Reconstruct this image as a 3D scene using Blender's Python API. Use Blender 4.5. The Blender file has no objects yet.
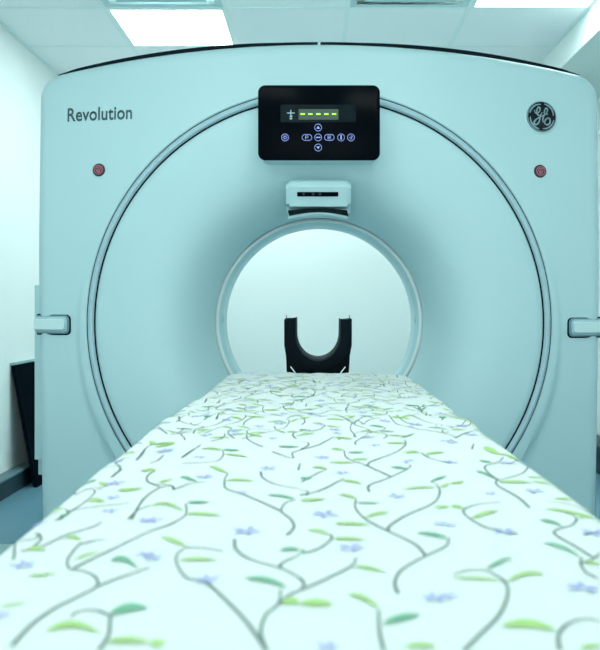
import bpy, bmesh, math, random
from mathutils import Vector, Matrix, noise
random.seed(7)
C = bpy.context.scene
COL = C.collection
PI = math.pi
EYE = 1.03
F = 830.0
VX, VY = 317.0, 308.0            # where the photo's depth lines meet

# ------------------------------------------------------------ materials
def mat(name, col, rough=.5, metal=0., spec=.5, coat=0., bump=None, var=None, emit=None, sheen=0.):
    m = bpy.data.materials.new(name); m.use_nodes = True
    nt = m.node_tree; b = nt.nodes['Principled BSDF']
    b.inputs['Base Color'].default_value = (*col, 1)
    b.inputs['Roughness'].default_value = rough
    b.inputs['Metallic'].default_value = metal
    b.inputs['Specular IOR Level'].default_value = spec
    b.inputs['Coat Weight'].default_value = coat
    b.inputs['Sheen Weight'].default_value = sheen
    if emit:
        b.inputs['Emission Color'].default_value = (*emit[0], 1)
        b.inputs['Emission Strength'].default_value = emit[1]
    tc = nt.nodes.new('ShaderNodeTexCoord')
    if var:
        n = nt.nodes.new('ShaderNodeTexNoise'); n.inputs['Scale'].default_value = var[0]
        n.inputs['Detail'].default_value = 4
        nt.links.new(tc.outputs['Object'], n.inputs['Vector'])
        r = nt.nodes.new('ShaderNodeMix'); r.data_type = 'RGBA'
        k = var[1]
        r.inputs['A'].default_value = (col[0]*(1-k), col[1]*(1-k), col[2]*(1-k), 1)
        r.inputs['B'].default_value = (min(1, col[0]*(1+k)), min(1, col[1]*(1+k)), min(1, col[2]*(1+k)), 1)
        nt.links.new(n.outputs['Fac'], r.inputs['Factor'])
        nt.links.new(r.outputs['Result'], b.inputs['Base Color'])
    if bump:
        n = nt.nodes.new('ShaderNodeTexNoise'); n.inputs['Scale'].default_value = bump[0]
        n.inputs['Detail'].default_value = 3
        nt.links.new(tc.outputs['Object'], n.inputs['Vector'])
        bp = nt.nodes.new('ShaderNodeBump'); bp.inputs['Strength'].default_value = bump[1]
        bp.inputs['Distance'].default_value = .002
        nt.links.new(n.outputs['Fac'], bp.inputs['Height'])
        nt.links.new(bp.outputs['Normal'], b.inputs['Normal'])
    return m

M = {}
M['wall'] = mat('wall_paint', (.88, .935, .925), .7, var=(1.2, .015), bump=(120, .08))
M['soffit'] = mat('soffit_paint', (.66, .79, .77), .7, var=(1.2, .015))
M['tile'] = mat('ceiling_tile', (.90, .96, .985), .85, bump=(260, .25), var=(3, .02))
M['grid'] = mat('ceiling_grid', (.80, .92, .92), .5, var=(8, .02))
M['beam'] = mat('bulkhead_paint', (.88, .95, .94), .6, var=(1.5, .015))
M['floor'] = mat('vinyl_floor', (.13, .29, .38), .42, var=(3.5, .14), bump=(60, .05))
M['duct'] = mat('dark_skirting', (.018, .040, .055), .45, spec=.3, var=(20, .1))
M['ductcap'] = mat('skirting_cap', (.13, .22, .26), .45, var=(20, .05))
M['shell'] = mat('gantry_plastic', (.55, .765, .80), .42, bump=(400, .03), var=(1.5, .01))
M['shell2'] = mat('gantry_side_plastic', (.55, .78, .80), .5, var=(1.5, .01))
M['ring'] = mat('grey_trim', (.46, .64, .71), .38, var=(30, .04))
M['seam'] = mat('dark_seam', (.006, .014, .02), .9, spec=.1, var=(40, .1))
M['lip'] = mat('bore_lip_plastic', (.84, .93, .94), .35, var=(10, .01))
M['bore'] = mat('bore_liner_plastic', (.56, .79, .83), .35, var=(3, .02))
M['black'] = mat('black_glass', (.002, .0035, .006), .2, spec=.02, var=(6, .2))
M['window'] = mat('smoked_window', (.006, .014, .018), .2, spec=.05, var=(40, .5))
M['lcd'] = mat('lcd_screen', (.02, .05, .035), .3, emit=((.06, .13, .07), .25), var=(60, .1))
M['dash'] = mat('lcd_digits', (.3, .6, .02), .5, emit=((.40, .75, .03), 1.3), var=(60, .1))
M['icon'] = mat('button_print', (.3, .38, .8), .5, emit=((.26, .33, .80), .5), var=(60, .1))
M['badge'] = mat('badge_enamel', (.004, .007, .014), .25, spec=.3, var=(40, .2))
M['chrome'] = mat('badge_silver', (.36, .50, .55), .3, metal=.6, var=(60, .1))
M['red'] = mat('red_button', (.20, .022, .045), .4, var=(60, .1))
M['redprint'] = mat('red_button_print', (.62, .34, .40), .5, var=(60, .1))
M['redrim'] = mat('red_button_rim', (.045, .012, .025), .4, var=(60, .1))
M['ink'] = mat('dark_lettering', (.055, .115, .135), .5, var=(60, .05))
M['handle'] = mat('handle_plastic', (.68, .86, .88), .35, var=(10, .01))
M['handlebase'] = mat('handle_recess', (.19, .34, .40), .45, var=(10, .04))
M['foam'] = mat('black_foam', (.004, .008, .012), .7, spec=.05, bump=(300, .2), var=(30, .2))
M['holder'] = mat('carbon_holder', (.002, .005, .008), .4, spec=.05, var=(30, .2))
M['foamrim'] = mat('grey_foam_lining', (.012, .020, .026), .7, var=(30, .2))
M['board'] = mat('black_board', (.004, .008, .012), .8, spec=.0, var=(12, .3))
M['boardedge'] = mat('board_edge', (.30, .48, .52), .5, var=(12, .05))
M['table'] = mat('table_plastic', (.55, .74, .76), .4, var=(5, .02))
M['mattress'] = mat('mattress_vinyl', (.05, .08, .10), .5, var=(20, .05))
M['vent'] = mat('diffuser_metal', (.50, .68, .72), .45, var=(10, .03))
M['ventdark'] = mat('diffuser_void', (.12, .20, .24), .7, var=(10, .05))
M['light'] = mat('light_diffuser', (.9, .95, .95), .5, emit=((.85, 1., .96), 11.), var=(5, .01))
M['plate'] = mat('floor_plate', (.33, .50, .50), .5, var=(10, .05))
M['sheet'] = mat('cotton_sheet', (.755, .80, .78), .85, bump=(900, .12), sheen=.1, var=(6, .01))
M['stem'] = mat('print_stem', (.18, .245, .22), .85, var=(60, .15))
M['leaf_l'] = mat('print_light_leaf', (.42, .66, .22), .85, var=(60, .15))
M['leaf_d'] = mat('print_dark_leaf', (.19, .47, .30), .85, var=(60, .15))
M['violet'] = mat('print_violet', (.43, .47, .82), .85, var=(60, .2))

# ------------------------------------------------------------ object helpers
def link(name, me, parent=None):
    o = bpy.data.objects.new(name, me); COL.objects.link(o)
    if parent: o.parent = parent
    return o
def obj(name, bm, m, parent=None, angle=35, smooth=True):
    me = bpy.data.meshes.new(name); bm.to_mesh(me); bm.free()
    for x in (m if isinstance(m, (list, tuple)) else [m]): me.materials.append(x)
    if smooth:
        for p in me.polygons: p.use_smooth = True
        me.set_sharp_from_angle(angle=math.radians(angle))
    return link(name, me, parent)
def thing(name, label, cat, loc=(0, 0, 0), group=None):
    o = bpy.data.objects.new(name, None); COL.objects.link(o)
    o.empty_display_size = .1; o.location = loc
    o['label'] = label; o['category'] = cat
    if group: o['group'] = group
    return o
def tag(o, label, cat, group=None, kind=None):
    o['label'] = label; o['category'] = cat
    if group: o['group'] = group
    if kind: o['kind'] = kind
    return o
def struct(name, bm, m, **k):
    o = obj(name, bm, m, **k); o['kind'] = 'structure'; return o
def bx(bm, x0, x1, y0, y1, z0, z1, bev=0., seg=3, mi=0):
    t = bmesh.new()
    bmesh.ops.create_cube(t, size=1)
    for v in t.verts:
        v.co = Vector((x0 + (v.co.x+.5)*(x1-x0), y0 + (v.co.y+.5)*(y1-y0), z0 + (v.co.z+.5)*(z1-z0)))
    if bev > 0:
        bmesh.ops.bevel(t, geom=t.edges[:], offset=bev, segments=seg, affect='EDGES', profile=.5)
    for f in t.faces: f.material_index = mi
    merge(bm, t)
def merge(bm, t, mtx=None):
    if mtx: bmesh.ops.transform(t, matrix=mtx, verts=t.verts)
    me = bpy.data.meshes.new('tmp'); t.to_mesh(me); t.free(); bm.from_mesh(me); bpy.data.meshes.remove(me)
def prism_xz(bm, pts, y0, y1, bev=0., seg=2, mi=0, mtx=None):
    """outline in x,z extruded from y0 (front) to y1"""
    t = bmesh.new()
    a = [t.verts.new((p[0], y0, p[1])) for p in pts]
    b = [t.verts.new((p[0], y1, p[1])) for p in pts]
    n = len(pts)
    f0 = t.faces.new(a); t.faces.new(b[::-1])
    for i in range(n): t.faces.new((a[i], b[i], b[(i+1) % n], a[(i+1) % n]))
    bmesh.ops.recalc_face_normals(t, faces=t.faces)
    if bev > 0:
        ed = [e for e in f0.edges]
        bmesh.ops.bevel(t, geom=ed, offset=bev, segments=seg, affect='EDGES', profile=.5)
    for f in t.faces: f.material_index = mi
    merge(bm, t, mtx)
def rrect(cx, cz, w, h, r, n=8):
    out = []
    for k, (sx, sz) in enumerate(((1, 1), (-1, 1), (-1, -1), (1, -1))):
        for i in range(n+1):
            a = PI/2*k + PI/2*i/n
            out.append((cx + sx*(w/2-r) + r*math.cos(a), cz + sz*(h/2-r) + r*math.sin(a)))
    return out
def circ(cx, cz, r, n=40, a0=0, a1=2*PI, closed=True):
    m = n if closed else n+1
    return [(cx + r*math.cos(a0+(a1-a0)*i/n), cz + r*math.sin(a0+(a1-a0)*i/n)) for i in range(m)]
def catmull(pts, sub=6):
    if len(pts) < 3: sub = 3
    P = [pts[0]] + list(pts) + [pts[-1]]
    out = []
    for i in range(1, len(P)-2):
        p0, p1, p2, p3 = P[i-1:i+3]
        for k in range(sub):
            t = k/sub
            out.append(tuple(.5*((2*p1[j]) + (-p0[j]+p2[j])*t + (2*p0[j]-5*p1[j]+4*p2[j]-p3[j])*t*t
                                 + (-p0[j]+3*p1[j]-3*p2[j]+p3[j])*t**3) for j in range(len(p1))))
    out.append(tuple(P[-2])); return out
def stroke_xz(bm, pts, w, y0, y1, closed=False, mi=0, w1=None, mtx=None):
    """a flat raised stroke with thickness along y"""
    n = len(pts); t = bmesh.new(); L = []
    for i, p in enumerate(pts):
        if closed: a, b = pts[i-1], pts[(i+1) % n]
        else: a, b = pts[max(0, i-1)], pts[min(n-1, i+1)]
        dx, dz = b[0]-a[0], b[1]-a[1]; l = math.hypot(dx, dz) or 1e-9
        ww = (w if w1 is None else w1(i/(n-1)))/2
        nx, nz = -dz/l*ww, dx/l*ww
        L.append([t.verts.new((p[0]+s*nx, y, p[1]+s*nz)) for s, y in ((1, y0), (-1, y0), (-1, y1), (1, y1))])
    m = n if closed else n-1
    for i in range(m):
        a, b = L[i], L[(i+1) % n]
        for k in range(4): t.faces.new((a[k], a[(k+1) % 4], b[(k+1) % 4], b[k]))
    if not closed:
        t.faces.new(L[0][::-1]); t.faces.new(L[-1])
    bmesh.ops.recalc_face_normals(t, faces=t.faces)
    for f in t.faces: f.material_index = mi
    merge(bm, t, mtx)

# ------------------------------------------------------------ room shell
XL, XR, YB, YF, ZC = -1.76, 1.90, 5.9, -1.9, EYE+1.58
XS, ZS = 1.44, EYE+1.42
T = .1
b = bmesh.new(); bx(b, XL-T, XR+T, YF-T, YB+T, -T, 0); struct('floor', b, M['floor'], smooth=False)
b = bmesh.new(); bx(b, XL-T, XL, YF, YB, 0, ZC); struct('wall_left', b, M['wall'], smooth=False)
b = bmesh.new(); bx(b, XR, XR+T, YF, YB, 0, ZS); struct('wall_right', b, M['wall'], smooth=False)
b = bmesh.new(); bx(b, XL-T, XR+T, YB, YB+T, 0, ZC+.1); struct('wall_back', b, M['wall'], smooth=False)
b = bmesh.new()
WX0, WX1, WZ0, WZ1 = -1.45, 1.5, .85, 2.3
bx(b, XL-T, WX0, YF-T, YF, 0, ZC+.1); bx(b, WX1, XR+T, YF-T, YF, 0, ZC+.1)
bx(b, WX0, WX1, YF-T, YF, 0, WZ0); bx(b, WX0, WX1, YF-T, YF, WZ1, ZC+.1)
struct('wall_front', b, M['wall'], smooth=False)
b = bmesh.new()
for x in (WX0, (WX0+WX1)/2-.025, WX1-.05): bx(b, x, x+.05, YF-.08, YF-.03, WZ0, WZ1)
bx(b, WX0, WX1, YF-.08, YF-.03, WZ0, WZ0+.05); bx(b, WX0, WX1, YF-.08, YF-.03, WZ1-.05, WZ1)
struct('added_window_1', b, M['grid'], smooth=False)  # unseen window, added behind the camera to go with the fill
ar = bpy.data.lights.new('fill_light', 'AREA'); ar.shape = 'RECTANGLE'; ar.size = WX1-WX0; ar.size_y = WZ1-WZ0
ar.energy = 34; ar.color = (.82, 1., .985)  # soft frontal fill for the gantry, added behind the invented window
ao = bpy.data.objects.new('fill_light', ar); COL.objects.link(ao)
ao.location = ((WX0+WX1)/2, YF-.15, (WZ0+WZ1)/2); ao.rotation_euler = (PI/2, 0, 0)
# lowered strip along the right-hand wall
b = bmesh.new(); bx(b, XS, XS+.008, YF, YB, ZS, ZC+.1); struct('trim_1', b, M['beam'], smooth=False)
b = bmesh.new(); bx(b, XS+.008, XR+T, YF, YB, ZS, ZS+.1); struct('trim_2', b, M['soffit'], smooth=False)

TW = .64
colx = [-1.76+TW*i for i in range(6)]
rowy = [4.37+TW*k for k in range(-10, 4)]
def tile_bm():
    b = bmesh.new()
    for i in range(5):
        for k in range(len(rowy)-1):
            x0, x1, y0, y1 = colx[i], colx[i+1], rowy[k], rowy[k+1]
            y0 = max(y0, YF); y1 = min(y1, YB)
            if y1-y0 < .05 or (i, k) in OPEN: continue
            bx(b, x0+.010, x1-.010, y0+.010, y1-.010, ZC, ZC+.015)
    return b
LIGHTS = {(1, 10), (4, 9), (2, 11), (1, 5), (3, 5), (2, 1)}      # (column, row)
VENTS = {(1, 9), (3, 9)}
OPEN = LIGHTS | VENTS
struct('ceiling', tile_bm(), M['tile'], smooth=False)
b = bmesh.new()
for x in colx[1:-1]: bx(b, x-.012, x+.012, YF, YB, ZC-.003, ZC+.012)
for y in rowy:
    if YF < y < YB: bx(b, XL, XS, y-.012, y+.012, ZC-.0025, ZC+.0122)
bx(b, XL, XL+.02, YF, YB, ZC-.004, ZC+.011); bx(b, XS-.02, XS, YF, YB, ZC-.004, ZC+.011)
bx(b, XL-T, XS+.05, YF, YB, ZC+.09, ZC+.12)          # slab above the tiles
struct('trim_3', b, M['grid'], smooth=False)
where = {(1, 10): 'bright square ceiling light panel above the scanner, at upper left',
         (4, 9): 'bright square ceiling light panel cut by the top right corner of the photo',
         (2, 11): 'square ceiling light panel added out of view behind the scanner to brighten the back wall',  # hidden panel, added to lift the back wall
         (1, 5): 'square ceiling light panel above the left side of the patient table',
         (3, 5): 'square ceiling light panel above the right side of the patient table',
         (2, 1): 'square ceiling light panel nearest to the added window, in the middle of the ceiling'}
for (i, k) in sorted(LIGHTS):
    x, y = colx[i]+TW/2, rowy[k]+TW/2
    t = thing('ceiling_light', where[(i, k)], 'light', (x, y, ZC), 'square ceiling lights')
    b = bmesh.new(); h = TW/2-.013
    for s in (-1, 1):
        bx(b, s*h-.012 if s > 0 else -h, h if s > 0 else -h+.012, -h, h, -.004, .05)
        bx(b, -h+.012, h-.012, s*h-.012 if s > 0 else -h, h if s > 0 else -h+.012, -.004, .05)
    obj('frame', b, M['grid'], t, smooth=False)
    b = bmesh.new(); bx(b, -h+.012, h-.012, -h+.012, h-.012, .004, .02)
    obj('diffuser', b, M['light'], t, smooth=False)
for (i, k) in sorted(VENTS):
    x, y = colx[i]+TW/2, rowy[k]+TW/2
    t = thing('air_diffuser', 'square grey-blue ceiling air diffuser %s' % ('in front of the upper left light panel' if i == 1 else 'left of the light panel in the top right corner'),
              'vent', (x, y, ZC), 'ceiling air diffusers')
    b = bmesh.new(); h = TW/2-.013; bx(b, -h, h, -h, h, .045, .06); obj('backing', b, M['ventdark'], t, smooth=False)
    for q in range(4):
        r = h-.075*q
        b = bmesh.new(); w = .034 if q == 0 else .05
        # a square cone of sheet metal
        o0 = [(-r, -r), (r, -r), (r, r), (-r, r)]; r2 = r-w
        i0 = [(-r2, -r2), (r2, -r2), (r2, r2), (-r2, r2)]
        A = [b.verts.new((p[0], p[1], -.002)) for p in o0]; B = [b.verts.new((p[0], p[1], .03 if q else -.002)) for p in i0]
        A2 = [b.verts.new((p[0], p[1], .001)) for p in o0]; B2 = [b.verts.new((p[0], p[1], .034 if q else .002)) for p in i0]
        for j in range(4):
            l = (j+1) % 4
            b.faces.new((A[j], B[j], B[l], A[l])); b.faces.new((A2[j], A2[l], B2[l], B2[j]))
            b.faces.new((A[j], A[l], A2[l], A2[j])); b.faces.new((B[j], B2[j], B2[l], B[l]))
        bmesh.ops.recalc_face_normals(b, faces=b.faces)
        obj('frame' if q == 0 else 'louvre', b, M['vent'], t, smooth=False)

# skirting ducts (protrude from the wall)
b = bmesh.new(); bx(b, XL, XL+.075, YF, YB, 0, .092); bx(b, XL, XL+.079, YF, YB, .094, .108, .003, mi=1); struct('baseboard_left', b, [M['duct'], M['ductcap']])
b = bmesh.new(); bx(b, XR-.155, XR, YF, YB, 0, .16, .004); bx(b, XR-.159, XR, YF, YB, .162, .172, .003); struct('baseboard_right', b, [M['duct'], M['ductcap']])
b = bmesh.new(); bx(b, XL+.08, XR-.16, YB-.04, YB, 0, .10, .004); struct('baseboard_back', b, M['duct'])

# ------------------------------------------------------------ the scanner
GX = .008
ZB = .973
G = thing('ct_scanner', 'large pale blue-white CT scanner gantry with a round bore and grey ring trim', 'medical scanner', (GX, 3.4, 0))
def gobj(name, bm, m, parent=None, **k):
    """geometry is laid out in world y; shift so that it is local to the gantry's empty"""
    bmesh.ops.translate(bm, vec=(0, -3.4, 0), verts=bm.verts)
    return obj(name, bm, m, parent or G, **k)
HW = 1.085
ZTOP = EYE+.992
def ztop(x): return ZTOP-.085*x*x
outl = []
# right side up, over the arch, down the left, along the floor
zc0 = ztop(HW)
rc = .075
outl.append((HW, .03))
outl.append((HW, zc0-rc))
for i in range(1, 12):
    a = PI/2*i/12
    outl.append((HW-rc+rc*math.cos(a), zc0-rc+rc*math.sin(a)*(1+.10*i/12)))
for i in range(0, 61):
    x = (HW-rc)*(1-2*i/60); outl.append((x, ztop(x)))
for i in range(11, 0, -1):
    a = PI/2*i/12
    outl.append((-(HW-rc+rc*math.cos(a)), zc0-rc+rc*math.sin(a)*(1+.10*i/12)))
outl.append((-HW, zc0-rc)); outl.append((-HW, .03))
def ray_out(a):
    d = (math.cos(a), math.sin(a)); best = None
    for i in range(len(outl)):
        p, q = outl[i], outl[(i+1) % len(outl)]
        px, pz = p[0], p[1]-ZB; ex, ez = q[0]-p[0], q[1]-p[1]
        den = d[0]*ez-d[1]*ex
        if abs(den) < 1e-12: continue
        t = (px*ez-pz*ex)/den; u = (px*d[1]-pz*d[0])/den
        if t > 0 and -1e-6 <= u <= 1+1e-6: best = t if best is None else min(best, t)
    return best
RH, RV = .877, .866
def ringr(a): return 1/math.sqrt((math.cos(a)/RH)**2+(math.sin(a)/RV)**2)
def S(x, z): return 3.05+.105*x*x+.035*(z-ZB)**2
def smooth(t): t = max(0, min(1, t)); return t*t*(3-2*t)
def cover_y(x, z):
    """front surface of the covers outside the ring"""
    a = math.atan2(z-ZB, x); r = math.hypot(x, z-ZB); R = ringr(a)
    q = smooth((r-R-.030)/.022)
    low = .03+.07*smooth((ZB-z)/.7)
    k = smooth((ZB+.40-z)/1.0)
    return S(x, z)+(.001+.026*k)*smooth((r-R-.014-.024*k)/(.022+.008*k))
RB = .414
def disc_y(x, z):
    a = math.atan2(z-ZB, x); r = math.hypot(x, z-ZB); R = ringr(a)-.034
    t = max(0, min(1, (R-r)/(R-RB)))
    return S(x, z)+.004+.10*t**2.2+.21*t**6.5
angs = [2*PI*i/288 for i in range(288)]
for p in outl: angs.append(math.atan2(p[1]-ZB, p[0]) % (2*PI))
angs = sorted(angs); aa = [angs[0]]
for a in angs[1:]:
    if a-aa[-1] > 1e-3: aa.append(a)
angs = aa; NA = len(angs)
def rings_mesh(rows, mi=None):
    """rows: list of functions angle->(x,y,z)"""
    b = bmesh.new(); V = [[b.verts.new(f(a)) for a in angs] for f in rows]
    for i in range(len(V)-1):
        for j in range(NA):
            k = (j+1) % NA
            f = b.faces.new((V[i][j], V[i][k], V[i+1][k], V[i+1][j]))
            if mi: f.material_index = mi[i]
    return b
def P(a, r, yf, dy=0):
    x, z = r*math.cos(a), ZB+r*math.sin(a); return (x, yf(x, z)+dy, z)
# outer front cover with rounded rim and side return
rows = [lambda a: P(a, ringr(a)+.001, cover_y, .05), lambda a: P(a, ringr(a)+.001, cover_y, .004), lambda a: P(a, ringr(a)+.005, cover_y)]
NR = 20
OUT = {a: ray_out(a) for a in angs}
for i in range(1, NR+1):
    rows.append(lambda a, t=i/NR: P(a, ringr(a)+.005+(OUT[a]*.962-ringr(a)-.005)*t, cover_y))
for i in range(1, 8):
    rows.append(lambda a, ph=PI/2*i/7: P(a, OUT[a]*(.962+.038*math.sin(ph)), cover_y, .05*(1-math.cos(ph))))
rows.append(lambda a: (OUT[a]*math.cos(a), 3.43, ZB+OUT[a]*math.sin(a)))
rows.append(lambda a: (OUT[a]*.97*math.cos(a), 3.43, ZB+OUT[a]*.97*math.sin(a)))
gobj('front_cover', rings_mesh(rows), M['shell'])
# grey ring trim, with the dark seams on its two sides
rows = [lambda a: P(a, ringr(a)-.0015, cover_y, .045), lambda a: P(a, ringr(a)-.0015, cover_y, .006), lambda a: P(a, ringr(a)-.005, cover_y, -.001), lambda a: P(a, ringr(a)-.009, cover_y, -.006),
        lambda a: P(a, ringr(a)-.015, cover_y, -.008), lambda a: P(a, ringr(a)-.021, cover_y, -.006), lambda a: P(a, ringr(a)-.025, cover_y, -.001), lambda a: P(a, ringr(a)-.0285, cover_y, .006), lambda a: P(a, ringr(a)-.0285, cover_y, .045)]
gobj('ring_trim', rings_mesh(rows), M['ring'])
rows = [lambda a: P(a, ringr(a)+.0005, cover_y, .0042), lambda a: P(a, ringr(a)-.0024, cover_y, .0042),lambda a: P(a, ringr(a)-.0024, cover_y, .05),
        lambda a: P(a, ringr(a)-.026, cover_y, .05), lambda a: P(a, ringr(a)-.026, cover_y, .0046), lambda a: P(a, ringr(a)-.0338, cover_y, .0046)]
gobj('ring_seam', rings_mesh(rows), M['seam'])
# funnel-shaped disc from the ring to the bore
rows = [lambda a: P(a, ringr(a)-.0325, disc_y, .05), lambda a: P(a, ringr(a)-.0325, disc_y, .004), lambda a: P(a, ringr(a)-.036, disc_y)]
ND = 34
for i in range(1, ND+1):
    rows.append(lambda a, t=i/ND: P(a, (ringr(a)-.036)*(1-t**.8)+(RB+.006)*t**.8, disc_y))
gobj('bore_surround', rings_mesh(rows), M['shell'], angle=50)
YL = disc_y(RB, ZB)
def cyl(prof):
    return rings_mesh([(lambda a, r=r, y=y: (r*math.cos(a), y, ZB+r*math.sin(a))) for r, y in prof])
gobj('bore_lip', cyl([(RB+.012, YL+.012), (RB+.010, YL-.006), (RB+.006, YL-.012), (RB, YL-.013), (RB-.005, YL-.009), (RB-.007, YL), (RB-.007, YL+.02)]), M['lip'])
gobj('bore_liner', cyl([(RB-.005, YL+.004), (RB-.009, YL+.016), (RB-.018, YL+.024), (RB-.0205, YL+.05), (RB-.022, YL+.12), (RB-.0185, YL+.124), (RB-.0185, YL+.129), (RB-.022, YL+.133),
                        (RB-.022, 3.50), (RB-.018, 3.57), (RB+.01, 3.64), (RB+.06, 3.74), (RB+.15, 3.85), (RB+.30, 3.94)]), M['bore'], angle=50)
for s in (-1, 1):
    b = bmesh.new(); bx(b, s*(RB-.0165)-.003, s*(RB-.0165)+.003, YL+.026, YL+.05, ZB-.004, ZB+.028, .001)
    gobj('laser_port', b, M['handlebase'])
# rear cover
def rear_r(a): return OUT[a]*.955
rows = [lambda a: (rear_r(a)*math.cos(a), 3.40, ZB+rear_r(a)*math.sin(a)), lambda a: (rear_r(a)*math.cos(a), 3.86, ZB+rear_r(a)*math.sin(a)),
        lambda a: (rear_r(a)*.985*math.cos(a), 3.92, ZB+rear_r(a)*.985*math.sin(a)), lambda a: (rear_r(a)*.95*math.cos(a), 3.95, ZB+rear_r(a)*.95*math.sin(a)),
        lambda a: ((RB+.29)*math.cos(a), 3.945, ZB+(RB+.29)*math.sin(a))]
gobj('rear_cover', rings_mesh(rows), M['shell2'])
# dark seal strip over the arch, in two halves
for s in (-1, 1):
    t = bmesh.new(); L = []
    n = 40
    for i in range(n+1):
        x = s*(.005+(1.018-.005)*i/n); u = i/n
        up = .0065+.0065*math.sin(PI*min(1, max(0, u-.15)/.85))**.8
        if u > .93: up *= (1-u)/.07
        z = ztop(x)
        yy = cover_y(x, z)+.052; up = up*.8+(z-EYE)*.047/3.1-.0055
        L.append([t.verts.new(c) for c in ((x, yy, z-.01), (x, yy, z+up), (x, yy+.05, z+up), (x, yy+.05, z-.01))])
    for i in range(n):
        for k in range(4): t.faces.new((L[i][k], L[i][(k+1) % 4], L[i+1][(k+1) % 4], L[i+1][k]))
    t.faces.new(L[0]); t.faces.new(L[-1][::-1])
    bmesh.ops.recalc_face_normals(t, faces=t.faces)
    gobj('top_seal', t, M['seam'])
# side service panels behind the front cover
for s in (-1, 1):
    e1, e2 = (1.181, 1.186) if s < 0 else (1.088, 1.087)
    b = bmesh.new(); bx(b, min(s*1.04, s*e1), max(s*1.04, s*e1), 3.445, 3.50, .40, 1.125, .004)
    gobj('side_panel', b, M['shell2'])
    b = bmesh.new(); bx(b, min(s*1.03, s*e2), max(s*1.03, s*e2), 3.505, 3.60, .325, 1.10, .004)
    gobj('side_frame', b, M['shell2'])
b = bmesh.new(); bx(b, -1.03, 1.03, 3.2, 3.85, .0, .06, .01); gobj('plinth', b, M['seam'])

# ---- control panel
YP = 2.985
K = YP/F
def px(X, Y, y=YP): return ((X-VX)*y/F-GX, EYE+(VY-Y)*y/F)
c0 = px(319, 122.5)
b = bmesh.new(); prism_xz(b, rrect(c0[0], c0[1]-.004, .425, .258, .03), YP+.008, 3.15, .004); gobj('panel_housing', b, M['shell'])
CP_ = gobj
b = bmesh.new(); prism_xz(b, rrect(c0[0], c0[1], 122*K, 75*K, .026), YP, YP+.010, .003)
panel = gobj('control_panel', b, M['black'])
def sub(name, bm, m): 
    bmesh.ops.translate(bm, vec=(0, -3.4, 0), verts=bm.verts)
    return obj(name, bm, m, panel)
def cpx(X, Y): return px(240+X/3.75, 70+Y/3.75)      # from the enlarged view of the panel
def rect_c(X0, Y0, X1, Y1, r=.001):
    a, c = cpx(X0, Y0), cpx(X1, Y1); return rrect((a[0]+c[0])/2, (a[1]+c[1])/2, abs(c[0]-a[0]), abs(a[1]-c[1]), r, 3)
b = bmesh.new(); prism_xz(b, rect_c(152, 130, 436, 196, .004), YP-.0006, YP+.001); sub('display_window', b, M['window'])
b = bmesh.new(); prism_xz(b, rect_c(220, 147, 369, 186), YP-.0012, YP+.001); sub('display_screen', b, M['lcd'])
b = bmesh.new()
for X in (235, 264, 294, 324, 353):
    prism_xz(b, rect_c(X-8, 163, X+8, 168, .0004), YP-.0018, YP+.0002)
sub('display_digits', b, M['dash'])
b = bmesh.new()
prism_xz(b, rect_c(176, 160, 205, 163, .0002), YP-.0012, YP); prism_xz(b, rect_c(189, 150, 192, 170, .0002), YP-.0014, YP)
prism_xz(b, rect_c(187, 171, 196, 176, .0002), YP-.0012, YP); prism_xz(b, rect_c(187, 179, 195, 185, .0002), YP-.0012, YP)
sub('indicator_symbols', b, M['chrome'])
def button(X, Y, kind, wide=0):
    c = cpx(X, Y); b = bmesh.new(); r = 13/3.75*K; w = wide/3.75*K
    y0, y1 = YP-.0016, YP+.0005
    if wide: pts = rrect(c[0], c[1], 2*w, 1.7*r, .84*r, 8)
    else: pts = circ(c[0], c[1], r, 28)
    stroke_xz(b, pts, .0014, y0, y1, closed=True)
    q = r*.5
    if kind == 'up': prism_xz(b, [(c[0]-q, c[1]-q*.6), (c[0]+q, c[1]-q*.6), (c[0], c[1]+q*.9)], y0, y1)
    if kind == 'down': prism_xz(b, [(c[0]-q, c[1]+q*.6), (c[0], c[1]-q*.9), (c[0]+q, c[1]+q*.6)], y0, y1)
    if kind == 'minus':
        prism_xz(b, rrect(c[0], c[1], 2.6*q, q*.55, .0005, 2), y0, y1)
    if kind == 'arrow_left':
        stroke_xz(b, [(c[0]-q*.8, c[1]-q), (c[0]-q*.8, c[1]+q), (c[0]+q*.8, c[1]+q*.8), (c[0]+q*.6, c[1]-q*.1), (c[0]-q*.8, c[1]-q*.1)], .0016, y0, y1)
    if kind == 'arrow_right':
        for zz in (-.8, 0, .8): stroke_xz(b, [(c[0]-q*.8, c[1]+zz*q), (c[0]+q, c[1]+zz*q)], .0014, y0, y1)
        stroke_xz(b, [(c[0]-q*.8, c[1]-q), (c[0]-q*.8, c[1]+q)], .0016, y0, y1)
    if kind == 'lamp':
        stroke_xz(b, circ(c[0], c[1], q*.75, 12), .0016, y0, y1, closed=True)
        for i in range(6):
            a = i*PI/3; stroke_xz(b, [(c[0]+q*1.0*math.cos(a), c[1]+q*1.0*math.sin(a)), (c[0]+q*1.4*math.cos(a), c[1]+q*1.4*math.sin(a))], .0009, y0, y1)
    if kind == 'person':
        prism_xz(b, rrect(c[0], c[1]-q*.3, q*.8, q*1.7, .0008, 2), y0, y1); prism_xz(b, circ(c[0], c[1]+q*1.0, q*.42, 10), y0, y1)
    if kind == 'breath':
        stroke_xz(b, catmull([(c[0]-q*.2, c[1]+q), (c[0]+q*.9, c[1]+q*.5), (c[0]+q*.2, c[1]), (c[0]+q*.5, c[1]-q*.6), (c[0]-q*.7, c[1]-q)], 4), .0014, y0, y1)
        stroke_xz(b, [(c[0]-q, c[1]), (c[0]-q*.2, c[1])], .0014, y0, y1)
    sub('button', b, M['icon'])
button(293, 216, 'up'); button(293, 253, 'minus'); button(293, 291, 'down')
button(251, 253, 'arrow_left', 18); button(335, 253, 'arrow_right', 18)
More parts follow.
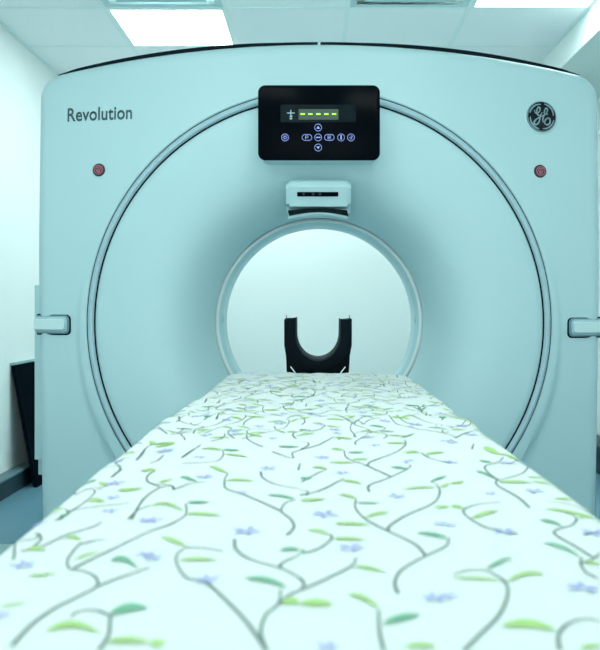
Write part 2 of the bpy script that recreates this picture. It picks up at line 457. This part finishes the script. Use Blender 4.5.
button(379, 253, 'person'); button(416, 253, 'breath'); button(169, 253, 'lamp')

# ---- box with slot under the panel (camera / intercom)
YI = 3.045
def ip(X, Y): return px(275+X/6.67, 170+Y/6.67, YI)
b = bmesh.new()
# section in y,z extruded across x: bevelled top, upright front, undercut bottom
za, zb = ip(0, 58)[1], ip(0, 300)[1]
xa, xb = ip(72, 0)[0], ip(508, 0)[0]
t = bmesh.new()
sec = [(3.20, za+.002), (YI+.030, za), (YI+.010, za-.012), (YI, za-.030), (YI+.004, za-.098), (YI+.030, za-.104), (YI+.030, za-.118), (3.24, za-.120)]
A = [t.verts.new((xa, p[0], p[1])) for p in sec]; B = [t.verts.new((xb, p[0], p[1])) for p in sec]
t.faces.new(A); t.faces.new(B[::-1])
for i in range(len(sec)): t.faces.new((A[i], A[(i+1) % len(sec)], B[(i+1) % len(sec)], B[i]))
bmesh.ops.recalc_face_normals(t, faces=t.faces)
bmesh.ops.bevel(t, geom=[e for e in t.edges if abs(e.verts[0].co.x-e.verts[1].co.x) < 1e-6 and max(v.co.y for v in e.verts) < 3.1], offset=.012, segments=4, affect='EDGES')
merge(b, t)
def shear(bm):
    for v in bm.verts:
        if v.co.y < 3.19: v.co.y += max(0, za-.030-v.co.z)*.42
shear(b)
box = gobj('intercom_housing', b, M['shell'], angle=40)
def subi(name, bm, m):
    shear(bm)
    bmesh.ops.translate(bm, vec=(0, -3.4, 0), verts=bm.verts); return obj(name, bm, m, box)
a0, a1 = ip(147, 145), ip(423, 173)
b = bmesh.new(); prism_xz(b, rrect((a0[0]+a1[0])/2, (a0[1]+a1[1])/2, a1[0]-a0[0], a0[1]-a1[1], .003, 3), YI-.001, YI+.02); subi('camera_slot', b, M['black'])
for X in (190, 255, 300):
    p = ip(X, 157); b = bmesh.new(); prism_xz(b, circ(p[0], p[1], .0052, 14), YI-.003, YI+.005); subi('slot_lens', b, M['duct'])

up = [ip(X, 262-14*math.sin(PI*(X-82)/412)) for X in range(82, 495, 20)]
lo = [ip(X, 300-26*math.sin(PI*(X-82)/412)) for X in range(494, 81, -20)]
b = bmesh.new(); prism_xz(b, up+lo, YI-.001, YI+.04); subi('speaker_slot', b, M['window'])
b = bmesh.new()
lo2 = [ip(X, 316-30*math.sin(PI*(X-82)/412)) for X in range(82, 495, 20)]
prism_xz(b, lo2[::-1]+[(p[0], p[1]+.004) for p in lo[::-1]], YI+.004, YI+.05); subi('slot_ledge', b, M['bore'])

# ---- wordmark, projected onto the curved cover
def on_cover(X, Y):
    y = 3.1
    for _ in range(6):
        x = (X-VX)*y/F-GX; z = EYE+(VY-Y)*y/F; y = cover_y(x, z)
    return x, y, z
cu = bpy.data.curves.new('wordmark', 'FONT'); cu.body = 'Revolution'; cu.size = 1; cu.offset = .012; cu.space_character = 1.02
tmp = bpy.data.objects.new('tmp', cu); COL.objects.link(tmp)
dg = bpy.context.evaluated_depsgraph_get(); dg.update()
me = bpy.data.meshes.new_from_object(tmp.evaluated_get(dg)); bpy.data.objects.remove(tmp)
b = bmesh.new(); b.from_mesh(me)
bmesh.ops.triangulate(b, faces=b.faces)
xs = [v.co.x for v in b.verts]; w0, w1 = min(xs), max(xs)
pL = on_cover(67.5, 120.5); pR = on_cover(132, 120.5); sx = (pR[0]-pL[0])/(w1-w0)
zbase = EYE+(VY-121.2)*pL[1]/F
sz = sx*1.22
for v in b.verts:
    x = pL[0]+(v.co.x-w0)*sx; z = zbase+v.co.y*sz
    v.co = (x, cover_y(x, z)-.0008, z)
r = bmesh.ops.solidify(b, geom=b.faces[:], thickness=.0015)
gobj('wordmark', b, M['ink'], smooth=False)

# ---- round badge
def facing(x, y, z):
    e = .01; n = Vector((-(cover_y(x+e, z)-cover_y(x-e, z))/(2*e), 1, -(cover_y(x, z+e)-cover_y(x, z-e))/(2*e)))
    # local x stays along the surface; local y points into the cover
    yv = n.normalized(); zv = Vector((0, 0, 1)); xv = yv.cross(zv).normalized(); zv = xv.cross(yv)
    m = Matrix((xv, yv, zv)).transposed().to_4x4(); m.translation = Vector((x, y, z)); return m
bc = on_cover(541, 117)
mt = facing(*bc); RBg = 15.6*bc[1]/F
u = RBg/205
def bd(X, Y): return ((X-290)*u, (300-Y)*u)
b = bmesh.new(); prism_xz(b, circ(0, 0, RBg*1.13, 48), -.003, .01, .002, mtx=mt); gobj('badge_mount', b, M['shell'])
b = bmesh.new(); prism_xz(b, circ(0, 0, RBg, 48), -.006, .0, .0015, mtx=mt); badge = gobj('badge', b, M['badge'])
b = bmesh.new()
stroke_xz(b, circ(0, 0, RBg*.965, 48), .0022, -.0085, -.004, closed=True, mtx=mt)
for k in range(4):       # the swooping arcs of the rim
    a0 = math.radians((100, 12, 280, 190)[k]); n = 14
    pts = [((RBg*(.84-.06*(i/n)**3))*math.cos(a0-math.radians(72)*i/n+math.radians(65)), (RBg*(.84-.06*(i/n)**3))*math.sin(a0-math.radians(72)*i/n+math.radians(65))) for i in range(n+1)]
    stroke_xz(b, pts, .004, -.0085, -.004, w1=lambda t: .0012+.0048*math.sin(PI*min(1, t*.9+.1))**.7 if t < 1 else .002, mtx=mt)
def script(pts, w=20): stroke_xz(b, catmull([bd(*p) for p in pts], 7), w*u, -.0085, -.004, w1=lambda t: w*u*(.55+.6*math.sin(PI*t)), mtx=mt)
# G
script([(190, 215), (200, 255), (235, 258), (262, 225), (268, 190), (248, 178), (225, 210), (222, 260), (250, 290), (285, 265), (292, 245)], 15)
script([(285, 262), (268, 300), (258, 350), (235, 395), (200, 410), (180, 390), (195, 355), (235, 325), (280, 300), (300, 290)], 17)
# E
script([(300, 290), (340, 265), (368, 225), (365, 190), (345, 190), (328, 225), (330, 265), (378, 268)], 14)
script([(378, 266), (340, 268), (312, 300), (303, 345), (312, 380)], 15)
script([(345, 350), (360, 325), (390, 320), (405, 350), (395, 390), (362, 408), (330, 390), (335, 345), (360, 320)], 16)
bmesh.ops.translate(b, vec=(0, -3.4, 0), verts=b.verts); obj('badge_monogram', b, M['chrome'], badge)

# ---- two red stop buttons
for X, Y in ((99, 170), (540, 171.3)):
    p = on_cover(X, Y); mt = facing(*p); R = 6.5*p[1]/F
    b = bmesh.new(); prism_xz(b, circ(0, 0, R, 36), -.004, .008, .0015, mtx=mt); rb = gobj('stop_button', b, M['redrim'])
    b = bmesh.new(); prism_xz(b, circ(0, 0, R*.80, 32), -.007, 0, .001, mtx=mt)
    bmesh.ops.translate(b, vec=(0, -3.4, 0), verts=b.verts); cap = obj('button_cap', b, M['red'], rb)
    b = bmesh.new(); q = R*.36
    stroke_xz(b, circ(0, 0, R*.68, 28), .0013, -.0085, -.006, closed=True, mtx=mt)
    stroke_xz(b, [(-q, q*1.1), (q, q*1.1)], .0018, -.0085, -.006, mtx=mt)
    stroke_xz(b, [(-q*1.1, q*.6), (-q*.5, -q*.9), (0, -q*1.4), (q*.5, -q*.9), (q*1.1, q*.6)], .0015, -.0085, -.006, mtx=mt)
    stroke_xz(b, [(0, q*.6), (0, -q*.9)], .0016, -.0085, -.006, mtx=mt)
    bmesh.ops.translate(b, vec=(0, -3.4, 0), verts=b.verts); obj('button_symbol', b, M['redprint'], cap)

# ---- side grips
for s, Yc in ((-1, 324.6), (1, 327.5)):
    x1 = .943
    p = on_cover(319+s*251, Yc); zc = p[2]
    def gy(x): return cover_y(s*x, zc)
    hz = 10.6*p[1]/F
    # recess: dark rounded frame laid on the cover and wrapped round its edge
    def wrap(w_in, w_out, hh, th, name, m, yoff, parent=None, rnd=.012):
        t = bmesh.new()
        # path along x from inner end, round the edge, back along the side
        path = []
        n = 26
        for i in range(n+1):
            x = w_in+(w_out-w_in)*(i/n)**1.9
            path.append((x, gy(x)-yoff if x < 1.02 else gy(1.02)-yoff+(x-1.02)*.45))
        L = []
        for i, (x, y) in enumerate(path):
            rd = hh*.45; d_ = min(rd, x-w_in); h = hh-rd+math.sqrt(max(0, rd*rd-(rd-d_)**2))
            c = .004
            ring = [(x, y+th, zc-h), (x, y+c, zc-h), (x, y, zc-h+c), (x, y, zc+h-c), (x, y+c, zc+h), (x, y+th, zc+h)]
            L.append([t.verts.new((s*q[0], q[1], q[2])) for q in ring])
        for i in range(len(L)-1):
            for k in range(6): t.faces.new((L[i][k], L[i][(k+1) % 6], L[i+1][(k+1) % 6], L[i+1][k]))
        t.faces.new(L[0]); t.faces.new(L[-1][::-1])
        bmesh.ops.recalc_face_normals(t, faces=t.faces)
        bmesh.ops.translate(t, vec=(0, -3.4, 0), verts=t.verts)
        return obj(name, t, m, parent or G, angle=40)
    g = wrap(x1, 1.087, hz, .06, 'grip_recess', M['seam'], .003)
    wrap(x1+.006, 1.088, hz*.86, .05, 'grip_base', M['handlebase'], .0075, g)
    wrap(x1+.014, 1.090, hz*.74, .05, 'grip_pad', M['ring'], .012, g)
    wrap(x1+.020, 1.092, hz*.54, .06, 'grip_bar', M['handle'], .024, g)

# ------------------------------------------------------------ table and sheet
ZT = EYE-.22
Y0, Y1 = .02, 2.86
XT = -.002
def halfw(y, s):
    w = .270
    if s < 0: w += .016*smooth((y-.8)/.4)-.006*smooth((y-1.9)/.5)
    else: w += .013+.008*smooth((y-1.4)/.5)
    return w+.002*noise.noise(Vector((y*5, s*9, 3)))
def ztopsheet(x, y):
    z = ZT
    z += .0045*noise.noise(Vector((x*5, y*4, 1.3)))+.0016*noise.noise(Vector((x*22, y*11, 4.3)))
    far = smooth((y-1.55)/.4)
    z += far*(.0045*noise.noise(Vector((x*12, y*7, 8.3)))+.0015*noise.noise(Vector((x*34, y*16, 2.1))))
    # a cross fold, then the sheet sags a little beyond it
    q = y-1.62-.10*x*x*4+.03*x
    z += .006*math.exp(-(q/.045)**2)-.001*smooth(q/.15)
    # fold running lengthwise on the right
    d = x-(.145+.05*(1.0-y)*.9); z += .0035*math.exp(-(d/.008)**2)*smooth((y-.45)/.2)*smooth((1.35-y)/.3)
    d = x-(-.05+.12*(y-2)); z += .003*math.exp(-(d/.012)**2)*smooth((y-1.7)/.2)*smooth((2.7-y)/.3)
    z -= .10*max(0, abs(x)-.14)**2
    z -= far*.25*max(0, abs(x)-.15)**2
    z -= .008*smooth((y-(Y1-.04))/.04)**2
    return z
RR = .035
def sheet(s, y):
    """s: distance across the cloth from the centre line, y: along the table"""
    sg = 1 if s > 0 else -1; a = abs(s); w = halfw(y, sg)
    if a <= w: return Vector((XT+s, y, ztopsheet(s, y)))
    base = ztopsheet(sg*w, y); arc = RR*PI/2
    if a < w+arc:
        ph = (a-w)/RR
        return Vector((XT+sg*(w+RR*math.sin(ph)), y, base-RR*(1-math.cos(ph))))
    d = a-w-arc
    rip = .014*noise.noise(Vector((y*6, sg*4, d*1.5)))+.006*noise.noise(Vector((y*19, sg*4, d*3)))
    return Vector((XT+sg*(w+RR+rip*min(1, d/.12)), y, base-RR-d))
SMAX = .262+RR*PI/2+.30
NS, NY = 180, 420
sb = bmesh.new()
V = [[sb.verts.new(sheet(-SMAX+2*SMAX*i/NS, Y0+(Y1-Y0)*j/NY)) for i in range(NS+1)] for j in range(NY+1)]
for j in range(NY):
    for i in range(NS): sb.faces.new((V[j][i], V[j][i+1], V[j+1][i+1], V[j+1][i]))
# short drop over the far end
prev = V[-1]
for k in range(1, 5):
    row = [sb.verts.new((v.co.x, v.co.y+.02*math.sin(k/4*PI/2), v.co.z-.02*k*.6)) for v in V[-1]]
    for i in range(NS): sb.faces.new((prev[i], prev[i+1], row[i+1], row[i]))
    prev = row

# ---- the printed vines: traced where the photo shows them, laid on the cloth in metres
def un(X, Y):
    """photo point -> (s, y) on the cloth"""
    y = 1.
    z = ZT
    for _ in range(8):
        y = (EYE-z)*F/(Y-VY); x = (X-VX)*y/F; z = ztopsheet(x-XT, y)*.5+z*.5 if _ < 7 else z
    return (x-XT, y)
OFF = {'A': 0, 'B': 150, 'C': 300, 'D': 450}
ST, LF, FL = [], [], []
def tr(c, p):
    if c == 'E': return un(p[0]/3, 380+p[1]/3)
    return un(OFF[c]+p[0]/2.953, 430+p[1]/2.953)
TR = {
'A': dict(st=["35,640 90,580 160,530 230,495 285,465 280,435 240,418 205,412 200,385 225,350 240,335","240,340 275,330 310,325","285,465 350,440 443,408",
  "290,655 320,610 325,560 330,545","320,550 280,535 230,540 210,555","95,350 118,330 120,315 105,305","60,360 125,345 200,310 270,290 300,275","200,240 290,228 380,218","380,265 405,240 443,225","215,412 300,370 443,300","330,140 355,118 350,105"],
  lf=["l 240,328 195,318 11 -4","l 215,390 295,362 6 -4","d 325,390 410,415 18 -18","l 80,355 138,360 13 -5","l 80,435 170,428 7 0","l 0,525 80,512 6 0","l 262,212 310,217 13 -6","d 175,258 207,250 8 0","l 345,182 415,176 7 0","l 415,122 443,122 7 0","d 325,545 437,530 30 -10","l 135,598 300,608 22 -26","l 315,630 445,630 20 -6"],
  fl=["65,402 80","5,553 55","325,243 55","340,160 60","430,270 50","430,370 60"]),
'B': dict(st=["345,655 290,575 225,505 160,450 110,440 80,400 80,370 105,350","105,350 160,350 215,362","342,650 328,610 330,580 345,545 380,515 385,475","380,515 412,490 443,475","250,325 255,355 300,385 385,410 443,440","385,410 390,395 443,370",
  "0,300 60,280 105,252 105,220","405,312 425,290 415,265 388,242 400,218 430,208","385,240 330,215 270,190 225,175 220,150 230,130","327,125 335,145 380,165 443,175","70,178 60,165 0,160","70,178 120,160 170,155","100,80 125,62 150,45","95,100 190,95 215,78 215,62","0,100 25,90 40,75","330,50 290,30 285,12","360,65 420,85 420,70 443,60","438,120 443,100","60,15 110,8 150,2","180,35 215,25 220,12"],
  lf=["l 108,347 30,318 13 -4","l 85,388 200,388 10 -4","d 405,468 275,442 17 -10","l 388,512 445,512 24 -4","d 385,358 443,356 12 -3","d 108,216 175,216 8 0","l 105,250 215,257 9 -3","l 102,245 0,228 9 -16","l 0,635 45,632 24 0","d 430,207 345,195 8 -4","l 230,130 172,109 10 -3","l 222,152 305,153 7 -3","d 88,142 142,158 10 -5","l 0,128 17,122 7 0","d 215,60 265,62 6 0","l 220,73 290,82 6 -2","l 215,62 150,58 6 -4","l 15,52 75,42 6 0","l 285,12 335,22 6 0","d 378,50 443,52 6 0","l 0,36 20,42 14 0"],
  fl=["170,447 80","10,380 60","10,270 60","285,300 85","275,188 42","350,115 60","160,140 58","145,83 45","40,65 48","240,15 40","330,50 25"]),
'C': dict(st=["290,485 280,455 300,415 370,375 430,345 440,320","370,373 340,340 260,300 200,270 165,235 165,205","260,300 265,285 310,255 390,220 412,190 405,165 385,155","0,475 70,445 150,405 165,380","0,440 12,458 0,475","20,365 60,350 92,325 90,310","248,655 235,600 232,535",
  "205,185 205,165 265,142 320,115 325,105","270,140 200,108 140,85 130,62","200,108 210,95 280,68 312,45 308,30","0,195 60,180 110,155 130,145","5,155 50,130 80,118","0,60 55,45 100,20","165,45 165,35 200,15","20,195 22,183 0,180","360,70 385,85 443,100","0,60 25,45 20,38 0,35"],
  lf=["d 437,322 345,307 12 -4","l 168,205 112,194 8 -4","d 165,218 240,218 5 0","l 190,262 264,246 9 -4","d 385,155 435,138 8 -2","l 412,172 443,160 8 0","l 405,172 298,178 6 -3","l 395,230 443,230 8 0","l 98,280 208,285 9 -4","l 158,406 252,423 10 -4","l 90,314 20,300 9 -6","l 95,325 197,328 9 -3","d 0,360 18,365 14 0","l 0,515 98,518 25 -3","l 236,532 140,490 17 -12","d 245,574 357,550 24 -4","l 310,645 405,645 16 -5","d 320,118 265,112 6 -2","l 130,62 90,57 6 -2","d 142,68 190,67 5 0","l 155,88 205,87 5 0","l 85,97 165,98 5 0","d 298,25 340,12 5 0","l 318,40 250,40 5 0","l 125,150 187,163 7 -2","l 0,210 78,207 9 0","l 80,117 35,112 7 -3","d 0,145 34,145 9 0","l 100,22 157,28 5 0","l 355,68 300,70 6 -3","l 365,76 430,68 7 -3"],
  fl=["285,198 62","75,252 80","150,350 82","415,280 52","400,500 85","80,645 75","65,83 52","125,130 56","320,95 50","220,48 40","430,35 46","435,97 40"]),
'D': dict(st=["40,655 90,605 145,550 170,490 160,450 110,420 60,415 10,430","325,655 320,610 350,575 400,560 443,570","435,440 400,420 385,395 390,380","390,395 420,385 443,365","420,378 370,345 310,310 320,295 365,280 368,258 340,245","200,310 110,290 60,265 40,240 80,222 150,215",
  "235,232 200,200 140,165 140,150 165,145 210,130 228,105 200,90","140,148 110,125 105,108 145,95 155,80","65,58 70,42","15,25 60,5 100,0","0,30 25,40"],
  lf=["d 105,415 185,380 12 -4","l 165,453 282,430 13 -14","l 150,448 0,440 7 -3","l 153,582 315,597 29 -14","l 385,648 445,640 16 0","d 275,335 390,380 11 -8","l 400,395 445,400 10 -2","d 265,268 335,288 9 -4","l 345,245 280,236 7 -3","l 370,262 420,255 7 -2","l 300,205 370,207 6 -2","l 60,266 145,242 12 -6","l 42,235 0,228 9 -3","l 140,156 242,158 7 -2","d 75,122 140,150 6 -3","l 98,54 147,74 17 -3","d 85,92 125,98 6 0","l 165,80 215,88 6 0","l 0,160 45,155 7 0","l 225,140 270,142 5 0"],
  fl=["0,495 60","395,470 95","160,302 75","250,183 62","5,285 45","10,98 40","120,190 42","215,95 42","5,40 35"]),
'E': dict(st=["395,420 430,360 480,325 520,320","480,322 445,308 442,290 465,272","345,280 362,272 360,258 345,250","350,250 375,236 400,235","410,240 440,205 465,190","60,482 105,478 120,462","545,235 570,215 600,200"],
  lf=["l 462,195 528,190 6 -2","l 355,332 430,328 7 0","l 428,275 468,272 7 -3","l 475,310 520,300 6 0"], fl=["495,213 55","340,355 50"]),
}
def pp(s): return tuple(float(v) for v in s.split(','))
for c, d in TR.items():
    for l in d['st']: ST.append([tr(c, p) for p in catmull([pp(q) for q in l.split()], 6)])
    for l in d['lf']:
        k, p, q, th, bend = l.split(); p, q = pp(p), pp(q); th = float(th)*.82; bend = float(bend); up, lo = [], []
        for i in range(9):
            t = i/8; wv = math.sin(PI*min(1, t**.85))**.8*th/2
            X = p[0]+(q[0]-p[0])*t; Yc = p[1]+(q[1]-p[1])*t+bend*math.sin(PI*t)
            up.append(tr(c, (X, Yc-wv))); lo.append(tr(c, (X, Yc+wv)))
        LF.append((k, up, lo))
    for l in d['fl']:
        p, w = l.split(); p = pp(p); ctr = tr(c, p); l_ = abs(tr(c, (p[0]+float(w)/2, p[1]))[0]-ctr[0])
        FL.append((ctr, l_*1.15, random.random()*6))
EPS = .0010
def spt(s, y, e):
    return sheet(s, y)+Vector((0, 0, e)) if abs(s) < .27 else sheet(s, y)+Vector(((1 if s > 0 else -1)*e, 0, e*.6))
def strip(up, lo, mi, f, e):
    if any(abs(f(*p)[0]) > SMAX-.01 or not (Y0+.01 < f(*p)[1] < Y1-.02) for p in up+lo): return
    a = [sb.verts.new(spt(*f(*p), e)) for p in up]; b_ = [sb.verts.new(spt(*f(*p), e)) for p in lo]
    for i in range(len(a)-1):
        fc = sb.faces.new((a[i], a[i+1], b_[i+1], b_[i])); fc.material_index = mi
ident = lambda s, y: (s, y)
def lay(f, keep):
    for pts in ST:
        pts = [p for p in pts if keep(p)]
        if len(pts) < 3: continue
        # resample so that the ribbon follows the cloth
        q = [pts[0]]
        for p in pts[1:]:
            d = math.hypot(p[0]-q[-1][0], p[1]-q[-1][1])
            n = max(1, int(d/.008)); o = q[-1]
            for k in range(1, n+1): q.append((o[0]+(p[0]-o[0])*k/n, o[1]+(p[1]-o[1])*k/n))
        up, lo = [], []
        for i, p in enumerate(q):
            a, c = q[max(0, i-1)], q[min(len(q)-1, i+1)]
            dx, dy = c[0]-a[0], c[1]-a[1]; l = math.hypot(dx, dy) or 1e-9; w = (.0014 if f is ident else .00115)*(1.0-.45*i/len(q))
            up.append((p[0]-dy/l*w, p[1]+dx/l*w)); lo.append((p[0]+dy/l*w, p[1]-dx/l*w))
        strip(up, lo, 1, f, EPS)
    for k, up, lo in LF:
        if keep(up[0]) and keep(up[-1]): strip(up, lo, 2 if k == 'l' else 3, f, EPS*1.4)
    for ctr, R, ph in FL:
        if not keep(ctr): continue
        for k in range(5):
            a = ph+k*2*PI/5+.25*math.sin(ph*3+k); up, lo = [], []
            for i in range(7):
                t = i/6; rr = R*(.12+.83*t); w = R*.155*math.sin(PI*(.08+.92*t**.8))**.8
                cx, cy = ctr[0]+rr*math.cos(a), ctr[1]+rr*math.sin(a)
                up.append((cx-math.sin(a)*w, cy+math.cos(a)*w)); lo.append((cx+math.sin(a)*w, cy-math.cos(a)*w))
            strip(up, lo, 4, f, EPS*1.8)
YT = 1.46
lay(ident, lambda p: True)
L_ = .74
k = 0
for j in range(0, 2):
    for sh in (-.46, 0., .46):
        k += 1
        m_ = -1 if k % 2 else 1
        lay(lambda s, y, m_=m_, sh=sh, j=j: (m_*s+sh, y+L_*(j+1)), lambda p: p[1] > YT-L_ and p[1] < YT and abs(p[0]) < .235)
for sh in (-.23, .23):
    for j, m_ in ((.40, 1), (1.05, -1)):
        lay(lambda s, y, m_=m_, sh=sh, j=j: (m_*s+sh+.03, y+j+.16), lambda p: p[1] > YT-.62 and p[1] < YT and abs(p[0]) < .225)
for sh in (-.46, .46):
    for j in (0, -1):
        lay(lambda s, y, sh=sh, j=j: (-s+sh, y+L_*j), lambda p: p[1] > YT-L_ and p[1] < YT and abs(p[0]) < .2)
bs = obj('bed_sheet', sb, [M['sheet'], M['stem'], M['leaf_l'], M['leaf_d'], M['violet']], angle=180)
tag(bs, 'white cotton sheet printed with green vines and violet flowers, draped over the scanner table', 'bed sheet')

TB = thing('scanner_table', 'long narrow patient table leading into the scanner bore under the printed sheet', 'patient table', (0, 1.4, 0))
def tobj(name, bm, m, **k):
    bmesh.ops.translate(bm, vec=(0, -1.4, 0), verts=bm.verts); return obj(name, bm, m, TB, **k)
b = bmesh.new(); bx(b, -.255, .255, Y0+.01, Y1-.02, ZT-.07, ZT-.022, .014); tobj('mattress', b, M['mattress'])
b = bmesh.new(); bx(b, -.24, .24, Y0+.01, Y1+.0, ZT-.12, ZT-.072, .012); tobj('cradle', b, M['table'])
b = bmesh.new(); bx(b, -.25, .25, .35, 2.6, ZT-.25, ZT-.122, .02); tobj('table_bed_frame', b, M['table'])
b = bmesh.new(); bx(b, -.19, .19, .8, 2.45, .10, ZT-.252, .04); tobj('lift_column', b, M['table'])
b = bmesh.new(); bx(b, -.27, .27, .55, 2.75, 0, .098, .02); tobj('floor_base', b, M['table'])

# ------------------------------------------------------------ head holder
YH = 2.93
HH = thing('head_holder', 'black U-shaped padded head holder at the end of the table, inside the bore opening', 'head rest', (0, YH, ZT-.12))
def hp(X, Y): p = ((270+X/6-VX)*YH/F, EYE+(VY-300-Y/6)*YH/F); return p
def hobj(name, bm, m, parent=None, **k):
    bmesh.ops.translate(bm, vec=(0, -YH, -(ZT-.12)), verts=bm.verts); return obj(name, bm, m, parent or HH, **k)
zbot = ZT-.12
cxh, czh = hp(288, 200); ri = 134/6*YH/F
inn = [hp(157, 103)]+[hp(288-131*math.cos(a), 205+148*math.sin(a)) for a in [PI*i/28 for i in range(29)]]+[hp(421, 111)]
lining = [hp(150, 110)]+[hp(288-140*math.cos(a), 205+168*math.sin(a)) for a in [PI*i/28 for i in range(29)]]+[hp(428, 118)]
outer_r = [hp(488, 111), hp(492, 118), hp(491, 270), hp(480, 330), hp(473, 437), (hp(473, 0)[0], zbot)]
outer_l = [(hp(100, 0)[0], zbot), hp(100, 437), hp(95, 330), hp(85, 270), hp(84, 120), hp(90, 110)]
b = bmesh.new(); prism_xz(b, lining+outer_r+outer_l, YH, YH+.17, .003); hobj('holder_shell', b, M['holder'])
b = bmesh.new(); prism_xz(b, inn+lining[::-1], YH-.006, YH+.185, .0015); hobj('foam_lining', b, M['foamrim'])
# foam U pad in front
padout = [hp(88, 115)]+[hp(288-200*math.cos(a), 215+208*math.sin(a)) for a in [PI*(.03+.94*i/28) for i in range(29)]]+[hp(488, 120)]
pp_ = [hp(155, 104), ]+[hp(288-136*math.cos(a), 205+160*math.sin(a)) for a in [PI*i/28 for i in range(29)]]+[hp(424, 112)]
b = bmesh.new(); prism_xz(b, pp_+padout[::-1], YH-.014, YH+.002, .004); hobj('foam_pad', b, M['foam'])
for X, Y in ((99, 90), (477, 90)):
    p = hp(X, Y); b = bmesh.new(); bx(b, p[0]-.0012, p[0]+.0012, YH+.002, YH+.01, p[1]-.014, p[1]); hobj('strap_pin', b, M['holder'], smooth=False)
for s in (-1, 1):
    a, c = hp(288+s*-164, 398), hp(288+s*-134, 437)
    b = bmesh.new(); stroke_xz(b, [a, c], .0035, YH-.018, YH-.012); hobj('gap_strip', b, M['lip'], smooth=False)  # pale strips stand in for the light gaps low on the holder
b = bmesh.new(); bx(b, -.095, .095, YH-.05, YH+.16, zbot-.0, zbot+.018, .004); hobj('mounting_plate', b, M['holder'])

# ------------------------------------------------------------ leaning board and floor plate
BD = thing('leaning_board', 'flat black board with a pale top edge leaning against the left wall', 'board', (-1.68, 5.05, 0))
t = bmesh.new(); th = .022
for x, z in ((-1.738, .725), (-1.605, .0)): pass
dirv = Vector((-1.738+1.605, 0, .725)).normalized(); nrm = Vector((dirv.z, 0, -dirv.x))
def board(y0, y1, s0, s1, t0, t1):
    b = bmesh.new(); bx(b, 0, 1, y0, y1, 0, 1)
    for v in b.verts:
        s = s0+(s1-s0)*v.co.z; tt = t0+(t1-t0)*v.co.x
        q = Vector((-1.605, 0, .0))+dirv*s-nrm*tt
        v.co = (q.x+1.68, v.co.y-5.05, max(0, q.z))
    return b
obj('panel', board(4.76, 5.38, 0, .715, 0, th), M['board'], BD, smooth=False)
obj('edge_strip', board(4.756, 5.384, .716, .73, -.002, th+.002), M['boardedge'], BD, smooth=False)
b = bmesh.new(); bx(b, -1.60, -1.29, 2.75, 3.59, 0, .010, .003)
fp = thing('floor_plate', '', '', (-1.29, 3.17, 0))
bmesh.ops.translate(b, vec=(1.29, -3.17, 0), verts=b.verts); obj('plate', b, M['plate'], fp)
b = bmesh.new(); bx(b, .0005, .014, -.42, .42, 0, .011, .002); obj('edge_trim', b, M['seam'], fp); tag(fp, 'pale flat cable cover plate on the floor at lower left beside the sheet', 'floor plate')

# ------------------------------------------------------------ light, world, camera
w = bpy.data.worlds.new('World'); C.world = w; w.use_nodes = True
w.node_tree.nodes['Background'].inputs['Color'].default_value = (.6, .8, .85, 1)
w.node_tree.nodes['Background'].inputs['Strength'].default_value = .3
cam = bpy.data.cameras.new('camera'); co = bpy.data.objects.new('camera', cam); COL.objects.link(co)
co.location = (0, 0, EYE); co.rotation_euler = (PI/2, 0, 0)
cam.sensor_fit = 'VERTICAL'; cam.sensor_height = 39; cam.sensor_width = 36; cam.lens = F/650*39
cam.shift_x = (300-VX)/650; cam.shift_y = (VY-325)/650
cam.clip_start = .02
cam.dof.use_dof = True; cam.dof.focus_distance = 2.7; cam.dof.aperture_fstop = 8.5
C.camera = co
vs = C.view_settings; vs.view_transform = 'Standard'; vs.look = 'None'; vs.gamma = 1; vs.use_curve_mapping = False
vs.exposure = .2
